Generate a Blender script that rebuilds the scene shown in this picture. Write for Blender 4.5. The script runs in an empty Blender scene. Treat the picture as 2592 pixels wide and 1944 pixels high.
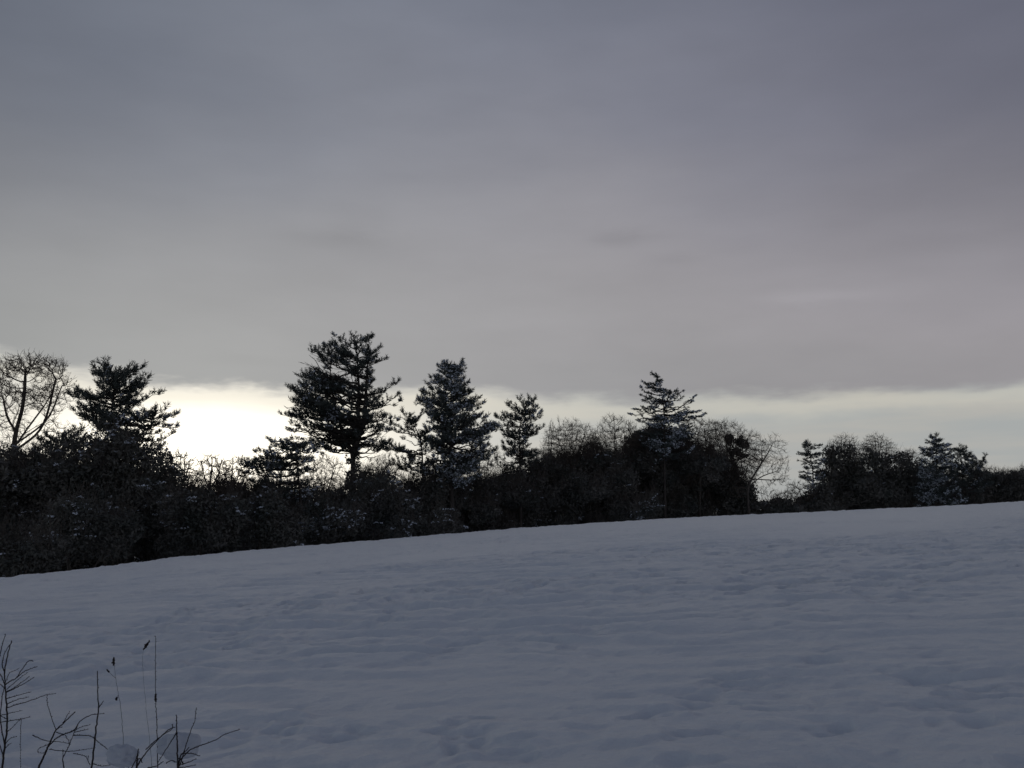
import bpy, math
import numpy as np
from mathutils import Vector

# ------------------------------------------------------------------ camera, world, sun, exposure
SC = bpy.context.scene
F = 2500.0                       # focal length in pixels of the 2592 x 1944 photograph
EYE = 1.6
PITCH = math.atan((1320 - 972) / F)
CP, SP = math.cos(PITCH), math.sin(PITCH)
cam_d = bpy.data.cameras.new("camera")
cam_d.sensor_fit = 'HORIZONTAL'
cam_d.sensor_width = 36.0
cam_d.lens = 36.0 * F / 2592.0
cam_d.clip_start = 0.05
cam_d.clip_end = 9000
cam = bpy.data.objects.new("camera", cam_d)
SC.collection.objects.link(cam)
cam.location = (0, 0, EYE)
cam.rotation_euler = (math.pi / 2 + PITCH, 0, 0)
SC.camera = cam
SC.view_settings.view_transform = 'Standard'
SC.view_settings.look = 'None'
SC.view_settings.exposure = 0.0
SC.view_settings.gamma = 1.0
SC.cycles.max_bounces = 5
SC.cycles.diffuse_bounces = 3

SUN_AZ = math.radians(-17.5)     # measured from +Y towards +X
SUN_EL = math.radians(3.6)

w = bpy.data.worlds.new("World")
SC.world = w
w.use_nodes = True
nt = w.node_tree
nt.nodes.clear()
N, L = nt.nodes, nt.links


def mth(op, a, b=None, c=None, clamp=False):
    n = N.new('ShaderNodeMath'); n.operation = op; n.use_clamp = clamp
    for i, v in enumerate((a, b, c)):
        if v is None: continue
        if isinstance(v, (int, float)): n.inputs[i].default_value = v
        else: L.new(v, n.inputs[i])
    return n.outputs[0]


def mapr(v, a, b, c, d, smooth=True):
    n = N.new('ShaderNodeMapRange'); n.interpolation_type = 'SMOOTHSTEP' if smooth else 'LINEAR'
    L.new(v, n.inputs[0])
    for i, x in enumerate((a, b, c, d)): n.inputs[i + 1].default_value = x
    return n.outputs[0]


def mixc(f, a, b, mode='MIX'):
    n = N.new('ShaderNodeMix'); n.data_type = 'RGBA'; n.blend_type = mode
    for i, v in ((0, f), (6, a), (7, b)):
        if isinstance(v, (int, float)): n.inputs[i].default_value = v
        elif isinstance(v, tuple): n.inputs[i].default_value = v + (1,)
        else: L.new(v, n.inputs[i])
    return n.outputs[2]


def s2l(c):
    return tuple((x / 255 / 12.92) if x / 255 <= 0.04045 else ((x / 255 + 0.055) / 1.055) ** 2.4 for x in c)


tc = N.new('ShaderNodeTexCoord')
sep = N.new('ShaderNodeSeparateXYZ'); L.new(tc.outputs['Generated'], sep.inputs[0])
X, Y_, Z = sep.outputs
az = mth('ARCTAN2', X, Y_)
el = mth('ARCSINE', Z)


def wnoise(sx, sy, sz, scale, detail, rough=0.5, off=0.0):
    """cloud noise; z stretched so that cloud forms lie flat"""
    c = N.new('ShaderNodeCombineXYZ')
    L.new(mth('MULTIPLY_ADD', az, sx, off), c.inputs[0])
    L.new(mth('MULTIPLY', el, sz), c.inputs[1])
    c.inputs[2].default_value = off * 1.7
    t = N.new('ShaderNodeTexNoise'); t.inputs['Scale'].default_value = scale
    t.inputs['Detail'].default_value = detail; t.inputs['Roughness'].default_value = rough
    L.new(c.outputs[0], t.inputs['Vector'])
    return t.outputs['Fac']


# cloud deck: brightness by elevation with soft billows
n_big = wnoise(1, 1, 2.6, 2.3, 3, 0.5, 3.1)
n_mid = wnoise(1, 1, 2.6, 4.2, 4, 0.5, 7.7)
n_fine = wnoise(1, 1, 3.5, 13.0, 4, 0.55, 1.3)
elw = mth('ADD', el, mth('MULTIPLY', mth('SUBTRACT', n_big, 0.5), 0.16))
ramp = N.new('ShaderNodeValToRGB')
ramp.color_ramp.interpolation = 'B_SPLINE'
L.new(mapr(elw, 0.0, 0.7, 0.0, 1.0, False), ramp.inputs[0])
stops = [(0.00, (152, 151, 151)), (0.20, (150, 149, 150)), (0.28, (160, 157, 159)), (0.42, (151, 149, 154)),
         (0.55, (134, 135, 145)), (0.72, (120, 123, 136)), (1.0, (98, 104, 117))]
els = ramp.color_ramp.elements
while len(els) > 1: els.remove(els[-1])
for i, (p, c) in enumerate(stops):
    e = els[0] if i == 0 else els.new(p)
    e.position = p; e.color = s2l(c) + (1,)
cloud = ramp.outputs[0]
# purple drift to the right, greenish drift to the left
tint = mixc(mapr(az, -0.5, 0.5, 0, 1), (0.965, 1.01, 1.0), (1.0, 0.985, 1.01))
cloud = mixc(1.0, cloud, tint, 'MULTIPLY')
mod = mth('ADD', mth('MULTIPLY', mth('SUBTRACT', n_mid, 0.5), 0.24), mth('MULTIPLY', mth('SUBTRACT', n_fine, 0.5), 0.08))


def wisp(azd, eld, wa, we, k):
    # a small scrap of darker or paler cloud, ragged by the fine noise
    a_ = mth('DIVIDE', mth('SUBTRACT', mth('ADD', az, mth('MULTIPLY', mth('SUBTRACT', n_fine, 0.5), 0.06)), math.radians(azd)), wa)
    e_ = mth('DIVIDE', mth('SUBTRACT', mth('ADD', el, mth('MULTIPLY', mth('SUBTRACT', n_fine, 0.5), 0.02)), math.radians(eld)), we)
    return mth('MULTIPLY', mth('EXPONENT', mth('MULTIPLY', mth('ADD', mth('MULTIPLY', a_, a_), mth('MULTIPLY', e_, e_)), -1.0)), k)


for wv in ((-10.5, 16.0, 0.055, 0.009, -0.085), (6.3, 16.2, 0.028, 0.008, -0.11), (9.8, 14.9, 0.03, 0.006, -0.05), (17.5, 12.4, 0.07, 0.007, 0.10),
           (-15.0, 9.0, 0.05, 0.007, -0.05), (23.5, 14.6, 0.06, 0.01, -0.04)):
    mod = mth('ADD', mod, wisp(*wv))
modf = mth('ADD', mod, 1.0)
cmb = N.new('ShaderNodeCombineXYZ')
for i in range(3): L.new(modf, cmb.inputs[i])
cloud = mixc(1.0, cloud, cmb.outputs[0], 'MULTIPLY')

# glow of the hidden sun
daz = mth('DIVIDE', mth('SUBTRACT', az, SUN_AZ), 0.15)
de = mth('DIVIDE', mth('SUBTRACT', el, SUN_EL), 0.045)
g_in = mth('EXPONENT', mth('MULTIPLY', mth('ADD', mth('MULTIPLY', daz, daz), mth('MULTIPLY', de, de)), -1.0))
daz2 = mth('DIVIDE', mth('SUBTRACT', az, SUN_AZ), 0.30)
de2 = mth('DIVIDE', mth('SUBTRACT', el, SUN_EL), 0.16)
g_out = mth('EXPONENT', mth('MULTIPLY', mth('ADD', mth('MULTIPLY', daz2, daz2), mth('MULTIPLY', de2, de2)), -1.0))
side = mth('MULTIPLY', mapr(mth('ABSOLUTE', mth('ADD', az, 0.07)), 0.10, 0.66, 0.0, 1.0), mapr(el, 0.13, 0.34, 0.0, 1.0))  # lens vignetting painted into the cloud colour, darker towards the upper sides
cloud = mixc(side, cloud, mixc(1.0, cloud, (0.60, 0.62, 0.66), 'MULTIPLY'))
cloud = mixc(mth('MULTIPLY', g_out, 0.34), cloud, (0.62, 0.61, 0.57))

# strip of clearer air under the deck: Nishita sky behind thin cloud
sky = N.new('ShaderNodeTexSky'); sky.sky_type = 'NISHITA'; sky.sun_disc = False
sky.sun_elevation = SUN_EL; sky.sun_rotation = SUN_AZ
sky.air_density = 1.0; sky.dust_density = 2.0
skyk = mixc(1.0, sky.outputs[0], (0.05, 0.05, 0.05), 'MULTIPLY')
gapc = mixc(0.05, s2l((168, 172, 172)), skyk, 'MIX')
streak = wnoise(1, 1, 9, 6.0, 4, 0.5, 5.2)
gapc = mixc(mapr(streak, 0.35, 0.75, 0, 0.55), gapc, s2l((186, 181, 172)))
glowc = N.new('ShaderNodeCombineXYZ')
for i, k in enumerate((0.95, 0.88, 0.72)): L.new(mth('MULTIPLY', g_in, k), glowc.inputs[i])
glow2 = N.new('ShaderNodeCombineXYZ')
for i, k in enumerate((0.46, 0.44, 0.38)): L.new(mth('MULTIPLY', g_out, k), glow2.inputs[i])
gapc = mixc(1.0, gapc, glowc.outputs[0], 'ADD')
gapc = mixc(1.0, gapc, glow2.outputs[0], 'ADD')
# lower edge of the deck
edge = mth('ADD', mth('MULTIPLY', mth('SUBTRACT', wnoise(1, 1, 3, 5.5, 4, 0.55, 9.4), 0.5), 0.055), 0.128)
edge = mth('ADD', edge, mth('MULTIPLY', az, -0.012))
edge = mth('ADD', edge, mapr(az, -0.50, -0.30, 0.018, 0.0))
dlt = mth('SUBTRACT', el, edge)
rag = mth('MULTIPLY', mth('SUBTRACT', wnoise(1, 1, 4, 22.0, 5, 0.6, 2.2), 0.5), 0.020)
m_cloud = mapr(mth('ADD', dlt, rag), -0.010, 0.009, 0.0, 1.0)
# bright lining directly below the edge
lin = mth('EXPONENT', mth('MULTIPLY', mth('POWER', mth('DIVIDE', mth('ADD', dlt, 0.012), 0.011), 2.0), -1.0))
gapc = mixc(mth('MULTIPLY', lin, 0.30), gapc, (0.78, 0.72, 0.58))
skyc = mixc(m_cloud, gapc, cloud)
# the half of the sky behind the camera is darker and bluer (night side of dusk)
back = mapr(Y_, -0.35, 0.75, 0.0, 1.0)
skyc = mixc(back, mixc(1.0, skyc, (0.80, 0.85, 0.94), 'MULTIPLY'), skyc)
bg = N.new('ShaderNodeBackground'); L.new(skyc, bg.inputs[0]); bg.inputs[1].default_value = 1.0
out = N.new('ShaderNodeOutputWorld'); L.new(bg.outputs[0], out.inputs[0])

sd = bpy.data.lights.new("sun", 'SUN'); sd.energy = 0.12; sd.angle = math.radians(12); sd.color = (1.0, 0.86, 0.66)
so = bpy.data.objects.new("sun", sd); SC.collection.objects.link(so)
sv = Vector((math.sin(SUN_AZ) * math.cos(SUN_EL), math.cos(SUN_AZ) * math.cos(SUN_EL), math.sin(SUN_EL)))
so.rotation_euler = sv.to_track_quat('Z', 'Y').to_euler()
so.location = sv * 300

# ------------------------------------------------------------------ helpers
rng = np.random.default_rng(11)
UP = np.array([0, 0, 1.0])


def P(px, py, Y):
    """world point seen at photo pixel (px, py) at forward distance Y"""
    a, b = (px - 1296) / F, (972 - py) / F
    y = CP - b * SP
    s = Y / y
    return np.array([a * s, Y, EYE + (SP + b * CP) * s])


def nrm(v):
    return v / (np.linalg.norm(v, axis=-1, keepdims=True) + 1e-9)


def _h(i, j, k, seed):
    n = (i * 374761393 + j * 668265263 + k * 2147483647 + seed * 974634777) & 0xffffffff
    n = ((n ^ (n >> 13)) * 1274126177) & 0xffffffff
    return ((n ^ (n >> 16)) & 0xffff) / 65535.0


def vnoise(p, seed=0):
    p = np.asarray(p, float)
    i = np.floor(p).astype(np.int64); f = p - i
    f = f * f * f * (f * (f * 6 - 15) + 10)
    r = 0
    nd = p.shape[-1]
    for c in range(2 ** nd):
        b = [(c >> d) & 1 for d in range(nd)]
        wgt = 1.0
        for d in range(nd): wgt = wgt * (f[..., d] if b[d] else 1 - f[..., d])
        k = i[..., 2] + b[2] if nd > 2 else 0 * i[..., 0]
        r = r + wgt * _h(i[..., 0] + b[0], i[..., 1] + b[1], k, seed)
    return r


def fbm(p, oct=4, seed=0, gain=0.5):
    a, r, t = 1.0, 0, 0
    for o in range(oct):
        r = r + a * vnoise(p * 2 ** o, seed + o * 17); t += a; a *= gain
    return r / t


class MB:
    """collects vertex / face arrays and links them as one mesh object"""
    def __init__(s): s.V = []; s.F = []; s.n = 0
    def add(s, V, Fc):
        V = np.asarray(V, float).reshape(-1, 3); Fc = np.asarray(Fc, np.int64)
        s.V.append(V); s.F.append(Fc + s.n); s.n += len(V)
    def mesh(s, name, mat, origin=None, smooth=False):
        V = np.concatenate(s.V)
        if origin is not None: V = V - np.asarray(origin)
        me = bpy.data.meshes.new(name)
        me.vertices.add(len(V)); me.vertices.foreach_set('co', V.astype(np.float32).ravel())
        lt = np.concatenate([np.full(len(f), f.shape[1]) for f in s.F])
        lp = np.concatenate([f.ravel() for f in s.F])
        me.loops.add(len(lp)); me.loops.foreach_set('vertex_index', lp.astype(np.int32))
        me.polygons.add(len(lt))
        me.polygons.foreach_set('loop_start', np.concatenate([[0], np.cumsum(lt)[:-1]]).astype(np.int32))
        me.polygons.foreach_set('loop_total', lt.astype(np.int32))
        if smooth: me.polygons.foreach_set('use_smooth', np.ones(len(lt), bool))
        me.materials.append(mat)
        me.update(calc_edges=True)
        return me
    def obj(s, name, mat, parent=None, origin=None, smooth=False):
        if not s.V: return None
        o = bpy.data.objects.new(name, s.mesh(name, mat, origin, smooth))
        SC.collection.objects.link(o)
        if parent is not None: o.parent = parent
        elif origin is not None: o.location = origin
        return o


def thing(name, label, cat, loc, group=None):
    o = bpy.data.objects.new(name, None); SC.collection.objects.link(o)
    o.empty_display_size = 0.5
    o.location = loc; o['label'] = label; o['category'] = cat
    if group: o['group'] = group
    return o


def tag(o, label, cat, group=None):
    o['label'] = label; o['category'] = cat
    if group: o['group'] = group
    return o


def tubes(mb, A, B, ra, rb, k=4):
    A = np.asarray(A, float); B = np.asarray(B, float)
    if len(A) == 0: return
    d = nrm(B - A)
    ref = np.where(np.abs(d[:, 2:3]) > 0.9, np.array([[1.0, 0, 0]]), np.array([[0, 0, 1.0]]))
    u = nrm(np.cross(d, ref)); v = np.cross(d, u)
    t = np.arange(k) * 2 * math.pi / k
    ring = np.cos(t)[None, :, None] * u[:, None] + np.sin(t)[None, :, None] * v[:, None]
    ra = np.broadcast_to(ra, len(A)); rb = np.broadcast_to(rb, len(A))
    V = np.stack([A[:, None] + ring * ra[:, None, None], B[:, None] + ring * rb[:, None, None]], 1)
    n = len(A)
    base = (np.arange(n) * 2 * k)[:, None, None]
    i = np.arange(k); j = (i + 1) % k
    q = np.stack([i, j, j + k, i + k], -1)[None]
    mb.add(V.reshape(-1, 3), (base + q).reshape(-1, 4))


def smooth_path(pts, n=6):
    pts = np.asarray(pts, float)
    if len(pts) < 3: return pts
    q = np.vstack([2 * pts[0] - pts[1], pts, 2 * pts[-1] - pts[-2]])
    o = []
    for i in range(1, len(q) - 2):
        for t in np.arange(n) / n:
            a, b, c, d = q[i - 1], q[i], q[i + 1], q[i + 2]
            o.append(0.5 * ((2 * b) + (c - a) * t + (2 * a - 5 * b + 4 * c - d) * t * t + (3 * b - a - 3 * c + d) * t ** 3))
    o.append(pts[-1])
    return np.array(o)


def path_tube(mb, pts, r0, r1, k=6):
    """one joined tapering tube along a path"""
    pts = np.asarray(pts, float); n = len(pts)
    d = nrm(np.gradient(pts, axis=0))
    ref = np.array([0.31, 0.93, 0.2])
    u = nrm(np.cross(d, ref)); v = np.cross(d, u)
    rr = np.linspace(0, 1, n) ** 0.8
    rr = r0 + (r1 - r0) * rr
    t = np.arange(k) * 2 * math.pi / k
    V = pts[:, None] + (np.cos(t)[None, :, None] * u[:, None] + np.sin(t)[None, :, None] * v[:, None]) * rr[:, None, None]
    i = np.arange(k); j = (i + 1) % k
    q = np.stack([i, j, j + k, i + k], -1)[None] + (np.arange(n - 1) * k)[:, None, None]
    mb.add(V.reshape(-1, 3), q.reshape(-1, 4))


def blades(mb, C, D, Ln, wd, n, spread):
    """needle tufts: n thin triangles round each axis D at C"""
    m = len(C)
    if m == 0: return
    C = np.repeat(C, n, 0); D = nrm(np.repeat(D, n, 0)); Ln = np.repeat(np.broadcast_to(Ln, m), n)
    r = rng.normal(size=(m * n, 3))
    r = nrm(r - (r * D).sum(1, keepdims=True) * D)
    t = rng.random(m * n)
    base = C + D * (Ln * t * 0.75)[:, None]
    dr = nrm(D * (1 - spread * 0.3) + r * spread * (1.15 - 0.5 * t)[:, None])
    ln = Ln * (0.45 + 0.25 * rng.random(m * n))
    tip = base + dr * ln[:, None]
    s = nrm(np.cross(dr, rng.normal(size=(m * n, 3)))) * (wd * (0.7 + 0.6 * rng.random((m * n, 1))))
    V = np.stack([base - s * 0.5, base + s * 0.5, tip + s * 0.25, tip - s * 0.25], 1)
    mb.add(V.reshape(-1, 3), np.arange(m * n * 4).reshape(-1, 4))


def leaves(mb, C, size, flat=0.0):
    m = len(C)
    if m == 0: return
    a = rng.normal(size=(m, 3)); a[:, 2] *= (1 - flat); a = nrm(a)
    b = nrm(np.cross(a, rng.normal(size=(m, 3))))
    s = size * (0.55 + 0.9 * rng.random((m, 1)))
    a = a * s; b = b * s * 0.45
    V = np.stack([C - a, C + b * 0.9 + a * 0.1, C + a, C - b + a * 0.1], 1)
    mb.add(V.reshape(-1, 3), np.arange(m * 4).reshape(-1, 4))


OCT = np.array([[1, 0, 0], [0, 1, 0], [-1, 0, 0], [0, -1, 0], [0, 0, 1], [0, 0, -1]], float)
OF = np.array([[0, 1, 4], [1, 2, 4], [2, 3, 4], [3, 0, 4], [1, 0, 5], [2, 1, 5], [3, 2, 5], [0, 3, 5]])


def blobs(mb, C, r, sq=0.5):
    m = len(C)
    if m == 0: return
    r = np.broadcast_to(r, m)
    th = rng.random(m) * 6.28
    o = np.repeat(OCT[None], m, 0) * (0.55 + 0.9 * rng.random((m, 6, 1)))
    x = o[..., 0] * np.cos(th)[:, None] - o[..., 1] * np.sin(th)[:, None]
    y = o[..., 0] * np.sin(th)[:, None] + o[..., 1] * np.cos(th)[:, None]
    tl = rng.normal(size=(m, 2)) * 0.35
    z = o[..., 2] * sq + x * tl[:, :1] + y * tl[:, 1:]
    V = C[:, None] + np.stack([x, y, z], -1) * r[:, None, None]
    mb.add(V.reshape(-1, 3), (np.arange(m)[:, None, None] * 6 + OF[None]).reshape(-1, 3))


# ------------------------------------------------------------------ materials
def material(name, base, rough=0.8, var=0.25, scale=3.0, bump=0.0, bscale=8.0, spec=0.3, tint=None, thick=None):
    m = bpy.data.materials.new(name); m.use_nodes = True
    t = m.node_tree; b = t.nodes['Principled BSDF']
    b.inputs['Roughness'].default_value = rough
    b.inputs['Specular IOR Level'].default_value = spec
    tcn = t.nodes.new('ShaderNodeTexCoord')
    no = t.nodes.new('ShaderNodeTexNoise'); no.inputs['Scale'].default_value = scale; no.inputs['Detail'].default_value = 4
    t.links.new(tcn.outputs['Object'], no.inputs['Vector'])
    r = t.nodes.new('ShaderNodeValToRGB')
    r.color_ramp.elements[0].position = 0.3; r.color_ramp.elements[1].position = 0.7
    lo = tuple(c * (1 - var) for c in base); hi = tint if tint else tuple(min(1, c * (1 + var)) for c in base)
    r.color_ramp.elements[0].color = lo + (1,); r.color_ramp.elements[1].color = hi + (1,)
    t.links.new(no.outputs['Fac'], r.inputs[0]); t.links.new(r.outputs[0], b.inputs['Base Color'])
    if bump:
        n2 = t.nodes.new('ShaderNodeTexNoise'); n2.inputs['Scale'].default_value = bscale; n2.inputs['Detail'].default_value = 6
        t.links.new(tcn.outputs['Object'], n2.inputs['Vector'])
        bp = t.nodes.new('ShaderNodeBump'); bp.inputs['Strength'].default_value = 1.0; bp.inputs['Distance'].default_value = bump
        t.links.new(n2.outputs['Fac'], bp.inputs['Height']); t.links.new(bp.outputs[0], b.inputs['Normal'])
    return m


M_NEEDLE = material('pine_needles', (0.085, 0.105, 0.092), var=0.35, scale=0.8, tint=(0.12, 0.13, 0.115))
M_SPRUCE = material('spruce_needles', (0.085, 0.10, 0.09), var=0.3, scale=0.8)
M_LEAF = material('evergreen_leaves', (0.105, 0.118, 0.100), var=0.4, scale=0.35, tint=(0.16, 0.145, 0.125), rough=0.6)
M_BARK = material('bark', (0.095, 0.080, 0.066), var=0.35, scale=2.0, bump=0.03, bscale=6)
M_PBARK = material('pine_bark', (0.060, 0.050, 0.042), var=0.4, scale=1.5, bump=0.03, bscale=5)
M_TWIG = material('twigs', (0.12, 0.095, 0.075), var=0.3, scale=1.0)
M_DEAD = material('withered_leaves', (0.11, 0.07, 0.045), var=0.3, scale=1.0)
M_TSNOW = material('snow_on_branches', (0.72, 0.76, 0.82), var=0.08, scale=2.0, rough=0.7)
M_STEM = material('dark_stems', (0.030, 0.022, 0.020), var=0.35, scale=60, bump=0.001, bscale=300)
M_CLUMP = material('clump_snow_shaded', (0.58, 0.61, 0.66), var=0.05, scale=9, rough=0.7, bump=0.006, bscale=60)  # albedo lowered below the other snow: shaded near side painted in


def snow_material():
    m = bpy.data.materials.new('field_snow'); m.use_nodes = True
    t = m.node_tree; b = t.nodes['Principled BSDF']
    b.inputs['Roughness'].default_value = 0.6
    b.inputs['Specular IOR Level'].default_value = 0.6
    b.inputs['Sheen Weight'].default_value = 1.0
    b.inputs['Sheen Roughness'].default_value = 0.38
    g = t.nodes.new('ShaderNodeTexCoord')
    no = t.nodes.new('ShaderNodeTexNoise'); no.inputs['Scale'].default_value = 0.35; no.inputs['Detail'].default_value = 5
    t.links.new(g.outputs['Object'], no.inputs['Vector'])
    r = t.nodes.new('ShaderNodeValToRGB')
    r.color_ramp.elements[0].color = (0.77, 0.81, 0.845, 1); r.color_ramp.elements[0].position = 0.3
    r.color_ramp.elements[1].color = (0.83, 0.865, 0.895, 1); r.color_ramp.elements[1].position = 0.7
    t.links.new(no.outputs['Fac'], r.inputs[0]); t.links.new(r.outputs[0], b.inputs['Base Color'])
    n1 = t.nodes.new('ShaderNodeTexNoise'); n1.inputs['Scale'].default_value = 7; n1.inputs['Detail'].default_value = 9
    n1.inputs['Roughness'].default_value = 0.62
    t.links.new(g.outputs['Object'], n1.inputs['Vector'])
    bp = t.nodes.new('ShaderNodeBump'); bp.inputs['Distance'].default_value = 0.05; bp.inputs['Strength'].default_value = 0.8
    t.links.new(n1.outputs['Fac'], bp.inputs['Height']); t.links.new(bp.outputs[0], b.inputs['Normal'])
    return m


M_SNOW = snow_material()

# ------------------------------------------------------------------ terrain
CREST = [(-400, 1497), (0, 1466), (250, 1437), (500, 1406), (750, 1384), (1000, 1364), (1300, 1338), (1700, 1312),
         (2100, 1294), (2400, 1281), (2592, 1269), (3000, 1244)]
_cphi, _ce, _cr = [], [], []
for px, py in CREST:
    p = P(px, py, 1.0)
    _cphi.append(math.atan2(p[0], p[1])); _ce.append((p[2] - EYE) / math.hypot(p[0], p[1]))
    t = (px + 400) / 3400
    _cr.append(50 + 52 * t)
_cphi = [-math.pi, -1.6] + _cphi + [1.6, math.pi]
_ce = [-0.03, -0.05] + _ce + [0.0, -0.03]
_cr = [70, 55] + _cr + [100, 70]


def crest(phi):
    # lightly smoothed piecewise-linear table
    e = 0; r = 0
    for o, wg in ((-0.03, .2), (-0.015, .2), (0, .2), (0.015, .2), (0.03, .2)):
        e = e + wg * np.interp(phi + o, _cphi, _ce); r = r + wg * np.interp(phi + o, _cphi, _cr)
    return e, r


def terrain(x, y):
    x = np.asarray(x, float); y = np.asarray(y, float)
    phi = np.arctan2(x, y); r = np.hypot(x, y) + 1e-6
    e, rc = crest(phi)
    zc = e * rc
    t = np.minimum(r / rc, 1)
    z = -EYE + (zc + EYE) * (t * (1.12 - 0.12 * t))
    mc = (zc + EYE) / rc * 0.88
    s = np.maximum(r - rc, 0)
    s1 = np.minimum(s, 22); s2 = np.maximum(s - 22, 0)
    z = z + mc * np.minimum(s, 10) - 0.13 * (s1 - 2.5 * (1 - np.exp(-s1 / 2.5))) - 0.05 * np.minimum(s2, 600)
    return z + EYE


def ground_z(x, y):
    return float(terrain(x, y))


def relief(x, y):
    """trampled and drifted snow over rough grass"""
    r = np.hypot(x, y)
    p = np.stack([x, y], -1)
    wrp = np.stack([fbm(p * 0.7, 2, 5), fbm(p * 0.7, 2, 9)], -1)
    a = fbm(p * 0.16, 3, 1) - 0.5
    patch = np.clip((fbm(p * np.array([0.09, 0.16]), 3, 31) - 0.38) * 4.5, 0.12, 1.2)
    b = fbm((p + wrp * 0.8) * np.array([0.7, 1.15]), 4, 2, 0.5) - 0.5
    lump = 1 - np.abs(2 * fbm((p + wrp * 0.5) * 1.5, 2, 61) - 1) * 2.2        # rounded clods
    hol = fbm((p + wrp * 0.6) * np.array([2.2, 2.9]), 3, 77, 0.55)
    hollow = np.clip(hol - 0.57, 0, 1)
    c = fbm(p * 4.2, 3, 3) - 0.5
    tr = (p @ np.array([0.34, 0.94])) + wrp[..., 0] * 0.9      # plough rows under the snow
    row = np.sin(tr * 2 * math.pi * 1.15) * np.clip(fbm(p * 0.14, 2, 44) - 0.25, 0, 1)
    row2 = fbm(np.stack([(p @ np.array([0.94, -0.34])) * 0.55, tr * 2.6], -1), 3, 19) - 0.5
    z = a * 0.12 + patch * (b * 0.09 + c * 0.055 - hollow * 0.32 + lump * 0.020) + row * 0.085 + row2 * 0.12 + (fbm(p * 2.4, 3, 13) - 0.5) * 0.04
    rim = (fbm(p * 1.7, 2, 88) - 0.5) * 0.16 * np.clip((r / crest(np.arctan2(x, y))[1] - 0.88) / 0.1, 0, 1) * (r < 130)
    fade = np.clip(1.3 - r / 75.0, 0.30, 1.0) * (0.55 + 0.45 * np.clip((r - 6) / 9, 0, 1)) * np.clip(r / 3.0, 0, 1)
    return z * fade + rim


fine = np.radians(np.linspace(-37, 37, 1500))
coarse = np.radians(np.linspace(37, 323, 120))[1:-1]
ph = np.concatenate([fine, coarse])
rad = np.concatenate([np.geomspace(0.25, 4.0, 70)[:-1], np.geomspace(4.0, 135, 760)[:-1], np.geomspace(135, 6000, 60)])
RR, PH = np.meshgrid(rad, ph, indexing='ij')
gx, gy = RR * np.sin(PH), RR * np.cos(PH)
gz = terrain(gx, gy) + relief(gx, gy)
nr, nc = RR.shape
V = np.stack([gx, gy, gz], -1).reshape(-1, 3)
i, j = np.meshgrid(np.arange(nr - 1), np.arange(nc), indexing='ij')
j2 = (j + 1) % nc
q = np.stack([i * nc + j, (i + 1) * nc + j, (i + 1) * nc + j2, i * nc + j2], -1).reshape(-1, 4)
mb = MB(); mb.add(np.vstack([V, [[0, 0, gz[0].mean()]]]), q)
jj = np.arange(nc)
mb.F.append(np.stack([np.full(nc, nr * nc), jj, (jj + 1) % nc], -1))
snow = mb.obj('snow_field', M_SNOW, smooth=True)
snow['kind'] = 'structure'

# ------------------------------------------------------------------ tree skeletons
def colonize(starts, att, D, di, dk, iters=160, trop=0.05, wob=0.12):
    """grow a branching skeleton from trunk polylines through attraction points"""
    pos, par = [], []
    for path in starts:
        prev = -1
        for k, p in enumerate(path):
            if k == 0 and pos and np.linalg.norm(np.array(pos) - p, axis=1).min() < 1.2:
                prev = int(np.linalg.norm(np.array(pos) - p, axis=1).argmin()); continue
            pos.append(np.array(p)); par.append(prev); prev = len(pos) - 1
    pos = np.array(pos); par = list(par)
    d2 = np.linalg.norm(att[:, None] - pos[None], axis=2)
    near = d2.argmin(1); dist = d2.min(1)
    alive = dist > dk
    seen = set()
    for it in range(iters):
        m = alive & (dist < di)
        if not m.any():
            if not alive.any(): break
            di *= 1.5
            if di > 60: break
            continue
        idx = near[m]; v = nrm(att[m] - pos[idx])
        acc = np.zeros((len(pos), 3)); np.add.at(acc, idx, v)
        u = np.unique(idx)
        dr = nrm(nrm(acc[u]) + np.array([0, 0, trop]) + rng.normal(size=(len(u), 3)) * wob)
        new = pos[u] + dr * D
        keep = []
        for a, p in zip(u, new):
            key = (int(a), int(p[0] * 4), int(p[1] * 4), int(p[2] * 4))
            keep.append(key not in seen); seen.add(key)
        keep = np.array(keep); new = new[keep]; u = u[keep]
        if len(new) == 0:
            alive[m] = alive[m] & (rng.random(m.sum()) > 0.5)
            continue
        n0 = len(pos)
        pos = np.vstack([pos, new]); par += list(u)
        dn = np.linalg.norm(att[:, None] - new[None], axis=2)
        k = dn.argmin(1); dd = dn[np.arange(len(att)), k]
        b = dd < dist; near[b] = n0 + k[b]; dist[b] = dd[b]
        alive &= dist > dk
        if len(pos) > 12000: break
    par = np.array(par)
    return pos, par


def radii(par, r0, ex=2.3):
    n = len(par); acc = np.zeros(n); nch = np.zeros(n, int)
    for k in range(n):
        if par[k] >= 0: nch[par[k]] += 1
    # children always come later than parents, apart from joined stems (same rule)
    for k in range(n - 1, -1, -1):
        if nch[k] == 0: acc[k] = r0 ** ex
        if par[k] >= 0: acc[par[k]] += acc[k]
    return acc ** (1 / ex), nch


def ell_points(ells, dens, shell=0.5):
    """points in a union of ellipsoids; ells = (centre, (rx, ry, rz))"""
    o = []
    for c, r in ells:
        r = np.array(r); n = int(dens * r.prod() ** (2 / 3) * 4.2) + 6
        d = nrm(rng.normal(size=(n, 3)))
        t = rng.random(n) ** (shell / 1.5 + 1e-3)
        o.append(np.array(c) + d * r * t[:, None])
    return np.concatenate(o)


def pxell(px, py, wx, wy, Y, depth=0.85, dy=0.0):
    """ellipsoid whose picture is centred on a pixel, half sizes in pixels"""
    c = P(px, py, Y + dy); s = Y / F
    return (c, (wx * s, wx * s * depth, wy * s))


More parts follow.
